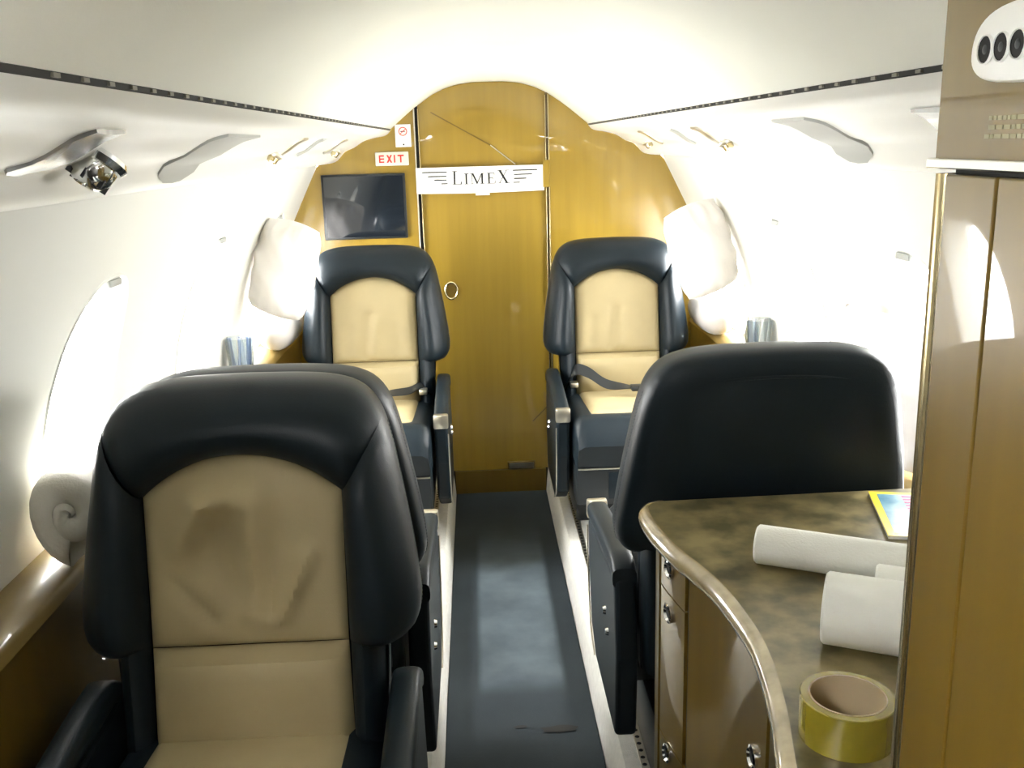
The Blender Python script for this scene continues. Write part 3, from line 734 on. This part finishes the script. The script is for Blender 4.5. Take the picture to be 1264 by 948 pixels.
def lock(i, z, parent):
    p, a, c = CF[i], CF[i - 1], CF[i + 1]; t = Vector((c[0] - a[0], c[1] - a[1], 0)).normalized(); nrm = Vector((t.y, -t.x, 0))
    if nrm.x > 0: nrm = -nrm
    Mx = Matrix.Translation(Vector(loc2(p[0], p[1], z)) + nrm * 0.0005) @ Vector((1, 0, 0)).rotation_difference(nrm).to_matrix().to_4x4()
    g = MB().lathe([(0.009, 0.0), (0.017, 0.0), (0.017, 0.004), (0.013, 0.006), (0.010, 0.002), (0.0, 0.002)], 24, axis='X').xf(Mx).build('lock_ring', 'chrome', parent)
    MB().lathe([(0.0, 0.0035), (0.0092, 0.0028)], 18, axis='X').xf(Mx).build('lock_core', 'plastic_black', g)
lock(9, 0.745, dw0); lock(9, 0.665, dw1); lock(9, 0.40, dw2); lock(29, 0.60, d1)

# things on the worktop
def roll(name, p0, ang, L, R_o, R_i, label, cat, mt='paper_towel', core='card'):
    r = empty(name, (p0[0], p0[1], CT + R_o + 0.0005), ang)
    b = MB().lathe([(R_i, 0), (R_o - 0.003, 0), (R_o, 0.003), (R_o, L - 0.003), (R_o - 0.003, L), (R_i, L), (R_i, 0)], 48, axis='X'); b.build('paper', mt, r)
    MB().lathe([(R_i + 0.0003, 0.001), (R_i - 0.002, 0.001), (R_i - 0.002, L - 0.001), (R_i + 0.0003, L - 0.001)], 32, axis='X').build('core', core, r)
    tag(r, label, cat); return r
roll('paper_roll', (0.330, 1.320), math.radians(-27), 0.30, 0.029, 0.016, 'long slim roll of white paper lying across the worktop', 'paper roll')
roll('paper_towel_roll', (0.347, 1.085), math.radians(-26), 0.23, 0.045, 0.018, 'thick white paper towel roll lying beside the tape roll', 'paper roll')
roll('paper_roll', (0.445, 1.165), math.radians(-26), 0.18, 0.030, 0.016, 'short white paper roll tucked between the slim roll and the thick roll', 'paper roll')
tp = empty('tape_roll', (0.300, 0.885, CT + 0.0005)); tag(tp, 'yellowish clear packing tape roll lying flat on the worktop', 'tape')
MB().lathe([(0.0395, 0.0), (0.0475, 0.0), (0.0485, 0.001), (0.0485, 0.047), (0.0475, 0.048), (0.0395, 0.048), (0.0395, 0.0)], 48).build('tape', 'tape_film', tp)
MB().lathe([(0.0395, 0.0005), (0.0375, 0.0005), (0.0375, 0.0485), (0.0395, 0.0485)], 40).build('core', 'card', tp)
mg = empty('magazine', (0.668, 1.478, CT + 0.0005), math.radians(-13.5)); tag(mg, 'glossy magazine with yellow border and blue cover on the worktop', 'magazine')
MB().box(-0.085, 0.085, -0.12, 0.075, 0, 0.0055).build('pages', 'page', mg, smooth=False)
cv = MB().box(-0.086, 0.086, -0.121, 0.076, 0.0055, 0.0062).build('cover', 'yellow_ink', mg, smooth=False)
MB().box(-0.074, 0.074, -0.109, 0.064, 0.0062, 0.0066).build('cover_picture', 'cover_print', cv, smooth=False)
for i in range(6):
    MB().box(-0.035, 0.070, 0.052 - i * 0.014, 0.059 - i * 0.014, 0.0066, 0.0069).build('print_line', 'magenta_ink', cv, smooth=False)

# ------------------------------------------------------------------ wardrobe with air outlets
WX, WY0, WY1 = 0.25, 0.16, 0.678
wd = empty('wardrobe', (WX, WY1, FZ)); tag(wd, 'tall glossy brown wardrobe with air outlets and a double door', 'wardrobe')
lw = lambda x, y, z: (x - WX, y - WY1, z - FZ)
def wbox(x0, x1, y0, y1, z0, z1, nm, mt='lacquer_brown', bev=0.0, parent=wd):
    return MB().box(x0 - WX, x1 - WX, y0 - WY1, y1 - WY1, z0 - FZ, z1 - FZ, bev).build(nm, mt, parent, smooth=False)
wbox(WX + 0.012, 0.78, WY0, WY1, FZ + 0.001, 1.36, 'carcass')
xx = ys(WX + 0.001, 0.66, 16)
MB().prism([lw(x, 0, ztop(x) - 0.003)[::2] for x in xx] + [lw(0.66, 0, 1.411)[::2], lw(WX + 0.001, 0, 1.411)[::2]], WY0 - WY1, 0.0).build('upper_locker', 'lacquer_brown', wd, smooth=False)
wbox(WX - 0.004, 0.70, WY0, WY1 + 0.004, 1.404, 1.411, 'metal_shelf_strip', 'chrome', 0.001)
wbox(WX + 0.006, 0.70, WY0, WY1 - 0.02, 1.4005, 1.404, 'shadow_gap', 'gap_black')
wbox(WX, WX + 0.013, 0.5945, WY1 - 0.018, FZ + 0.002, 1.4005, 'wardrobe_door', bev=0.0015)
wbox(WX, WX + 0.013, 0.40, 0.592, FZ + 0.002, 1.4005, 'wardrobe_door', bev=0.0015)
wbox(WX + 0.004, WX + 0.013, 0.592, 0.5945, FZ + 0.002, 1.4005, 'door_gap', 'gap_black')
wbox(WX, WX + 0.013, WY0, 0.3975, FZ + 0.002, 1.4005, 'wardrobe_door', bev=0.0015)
g = MB(); ring = [(WX + 0.014, WY1 - 0.0165), (WX + 0.003, WY1 - 0.0165), (WX, WY1 - 0.013), (WX, WY1 - 0.004), (WX + 0.004, WY1), (WX + 0.03, WY1 + 0.0005)]
g.grid([[lw(x, y, FZ + 0.002) for x, y in ring], [lw(x, y, 1.4005) for x, y in ring]]); g.build('corner_trim', 'brass', wd, angle=60)
# oval outlet plate with round outlets
pc_y, pc_z = 0.527, 1.4745
def pl_out(k):
    P = []
    for j in range(48):
        a = 2 * PI * j / 48; c, s_ = math.cos(a), math.sin(a)
        y = 0.103 * math.copysign(abs(c) ** 0.4, c); hz = 0.024; z = hz * math.copysign(abs(s_) ** 0.9, s_) * (1.15 if s_ > 0 else 0.8)
        P.append((y * k, z * k))
    return P
g = MB(); rows = [[lw(WX + 0.001 - d, pc_y + y, pc_z + z) for y, z in pl_out(k)] for d, k in ((0.0, 1.0), (0.0055, 0.99), (0.007, 0.94))]
g.grid(rows, closed=True); g.cap(rows[-1]); op = g.build('outlet_plate', 'service_white', wd)
for i in range(9):
    y = 0.608 - i * 0.0182; cc = lw(WX - 0.0062, y, pc_z + 0.002)
    q = MB().lathe([(0.0, -0.0006), (0.0078, -0.0006), (0.0078, -0.001)], 20, cc, 'X').build('outlet_hole', 'gap_black', op)
    MB().lathe([(0.0076, 0.0), (0.0083, -0.0018), (0.0089, 0.0)], 20, cc, 'X').build('outlet_rim', 'service_white', op)
    MB().lathe([(0.0, -0.0018), (0.003, -0.0010)], 12, cc, 'X').build('outlet_core', 'plastic_black', q)
# small faded placard print: three rows
rr = random.Random(4)
for r in range(3):
    y = 0.614 + (-0.004 if r < 2 else 0.0); z = 1.436 - r * 0.0055
    while y > 0.51:
        w = rr.uniform(0.003, 0.009); x = WX + 0.001
        MB().box(x - 0.0006 - WX, x - WX, y - w - WY1, y - WY1, z - 0.0013 - FZ, z + 0.0013 - FZ).build('print_mark', 'placard_print', wd, smooth=False); y -= w + 0.0010

# ------------------------------------------------------------------ pillows, blankets, towel, tumblers
def pillow_mesh(w, h, t, seed=1):
    rr = random.Random(seed); ph = [rr.uniform(0, 6) for _ in range(6)]; n = 26; fr, bk = [], []
    for i in range(n + 1):
        u = 2 * i / n - 1; a, c = [], []
        for j in range(n + 1):
            v = 2 * j / n - 1
            e = (max(0, 1 - u * u) ** 0.5 * max(0, 1 - v * v) ** 0.5) ** 0.75
            x = w / 2 * u * math.sqrt(1 - 0.22 * v * v)
            z = h / 2 * v * math.sqrt(1 - 0.16 * u * u)
            rim = max(abs(u), abs(v)); wk = 0.010 * math.sin(14 * u + ph[0]) * abs(v) ** 3 + 0.010 * math.sin(13 * v + ph[1]) * abs(u) ** 3 + 0.006 * math.sin(5 * u + 7 * v + ph[2])
            wk *= (1 - rim ** 12)
            a.append((x, -t / 2 * e - wk, z)); c.append((x, t / 2 * e + wk * 0.6, z))
        fr.append(a); bk.append(c)
    return MB().grid(fr).grid(bk)
def pillow(loc, rot, w, h, t, seed, label, mt='linen'):
    o = pillow_mesh(w, h, t, seed).build('pillow', mt); o.location = loc; o.rotation_euler = [math.radians(a) for a in rot]; tag(o, label, 'pillow'); return o
def spiral_roll(name, L, R, turns, thick, mt, seed=0, squash=1.0):
    rr = random.Random(seed); b = MB(); n = int(turns * 26); out, inner = [], []
    for i in range(n + 1):
        a = 2 * PI * i / 26; r = R - (R - 0.012) * i / n
        w = 1 + 0.03 * math.sin(3 * a + seed)
        out.append((r * w * math.cos(-a - 1.7), r * w * math.sin(-a - 1.7) * squash)); q = max(r - thick, 0.004)
        inner.append((q * w * math.cos(-a - 1.7), q * w * math.sin(-a - 1.7) * squash))
    m_ = ys(0, 1, 10)
    def sect(P, g=1.0): return [[(x * (1 - 0.10 * (abs(2 * t - 1)) ** 6) + 0.004 * math.sin(9 * t + seed), L * t, z * (1 - 0.10 * (abs(2 * t - 1)) ** 6)) for x, z in P] for t in m_]
    b.grid(sect(out)); b.grid(sect(inner))
    for t in (0, 1):
        o_, i_ = sect(out)[0 if t == 0 else -1], sect(inner)[0 if t == 0 else -1]
        md = [((p[0] + q[0]) / 2, (p[1] + q[1]) / 2 + (-0.008 if t == 0 else 0.008), (p[2] + q[2]) / 2) for p, q in zip(o_, i_)]
        b.grid([o_, md, i_])
    for k in (0, -1): b.grid([[r[k] for r in sect(out)], [r[k] for r in sect(inner)]])
    return b.build(name, mt, angle=70)
tw = spiral_roll('rolled_towel', 0.17, 0.083, 1.7, 0.042, 'towel', 2, 1.22); tw.location = (-0.787, 1.575, LZ + 0.105)
tag(tw, 'thick rolled white towel on the ledge below the bright window', 'towel')
pillow((-0.70, 3.19, 1.045), (-8, 14, -20), 0.215, 0.32, 0.14, 1, 'white pillow propped upright beside the seat under the monitor')
pillow((0.682, 3.21, 1.065), (-8, -16, 20), 0.225, 0.31, 0.14, 2, 'white pillow propped upright beside the seat with the loose belt')
for s, lab in ((-1, 'rolled white blanket under the pillow beside the monitor seat'), (1, 'rolled white blanket under the pillow beside the seat with the loose belt')):
    o = MB()
    rows = []
    for t in ys(0, 1, 20):
        e = max(0.02, (1 - abs(2 * t - 1) ** 3.2)) ** 0.5
        rows.append([(0.080 * e * math.cos(a), 0.32 * (t - 0.5), 0.080 * e * math.sin(a) * (1 + 0.04 * math.sin(3 * a))) for a in ys(0, 2 * PI, 26)[:-1]])
    o.grid(rows, closed=True); o.cap(rows[0]); o.cap(rows[-1]); q = o.build('rolled_blanket', 'linen', angle=70)
    q.location = (s * 0.798, 3.50, LZ + 0.08); tag(q, lab, 'blanket')
pillow((0.79, 1.95, 0.90), (0, 8, -70), 0.36, 0.31, 0.10, 5, 'white pillow standing on the ledge between the plain seat back and the window')
for s, mts, lab, sl in ((-1, ['sachet_blue', 'sachet_blue', 'sachet_white', 'sachet_blue', 'sachet_blue', 'sachet_white'], 'clear tumbler of blue sachets on the ledge', 'blue and white sachet standing in a clear tumbler'),
                    (1, ['sachet_silver', 'sachet_white', 'sachet_white', 'sachet_silver', 'sachet_white', 'sachet_silver'], 'clear tumbler of pale sachets on the ledge', 'pale silver sachet standing in a clear tumbler')):
    cx, cy = s * 0.828, 3.02
    g = MB().lathe([(0.0, 0.0), (0.036, 0.0), (0.046, 0.13), (0.044, 0.13), (0.0345, 0.004), (0.0, 0.004)], 32); o = g.build('tumbler', 'tumbler_clear'); o.location = (cx, cy, LZ + 0.0005); tag(o, lab, 'tumbler')
    for i, mt in enumerate(mts):
        a = 2 * PI * i / len(mts) + 0.3
        g = MB().box(-0.008, 0.008, -0.0015, 0.0015, 0, 0.125, 0.0006, 1); o = g.build('sachet', mt, smooth=False)
        o.location = (cx + 0.020 * math.cos(a), cy + 0.020 * math.sin(a), LZ + 0.0056); o.rotation_euler = (0.09 * -math.sin(a), 0.09 * math.cos(a), a + 0.8 * i)
        tag(o, sl, 'sachet', 'sachets in the ' + ('blue' if s < 0 else 'pale') + ' tumbler')
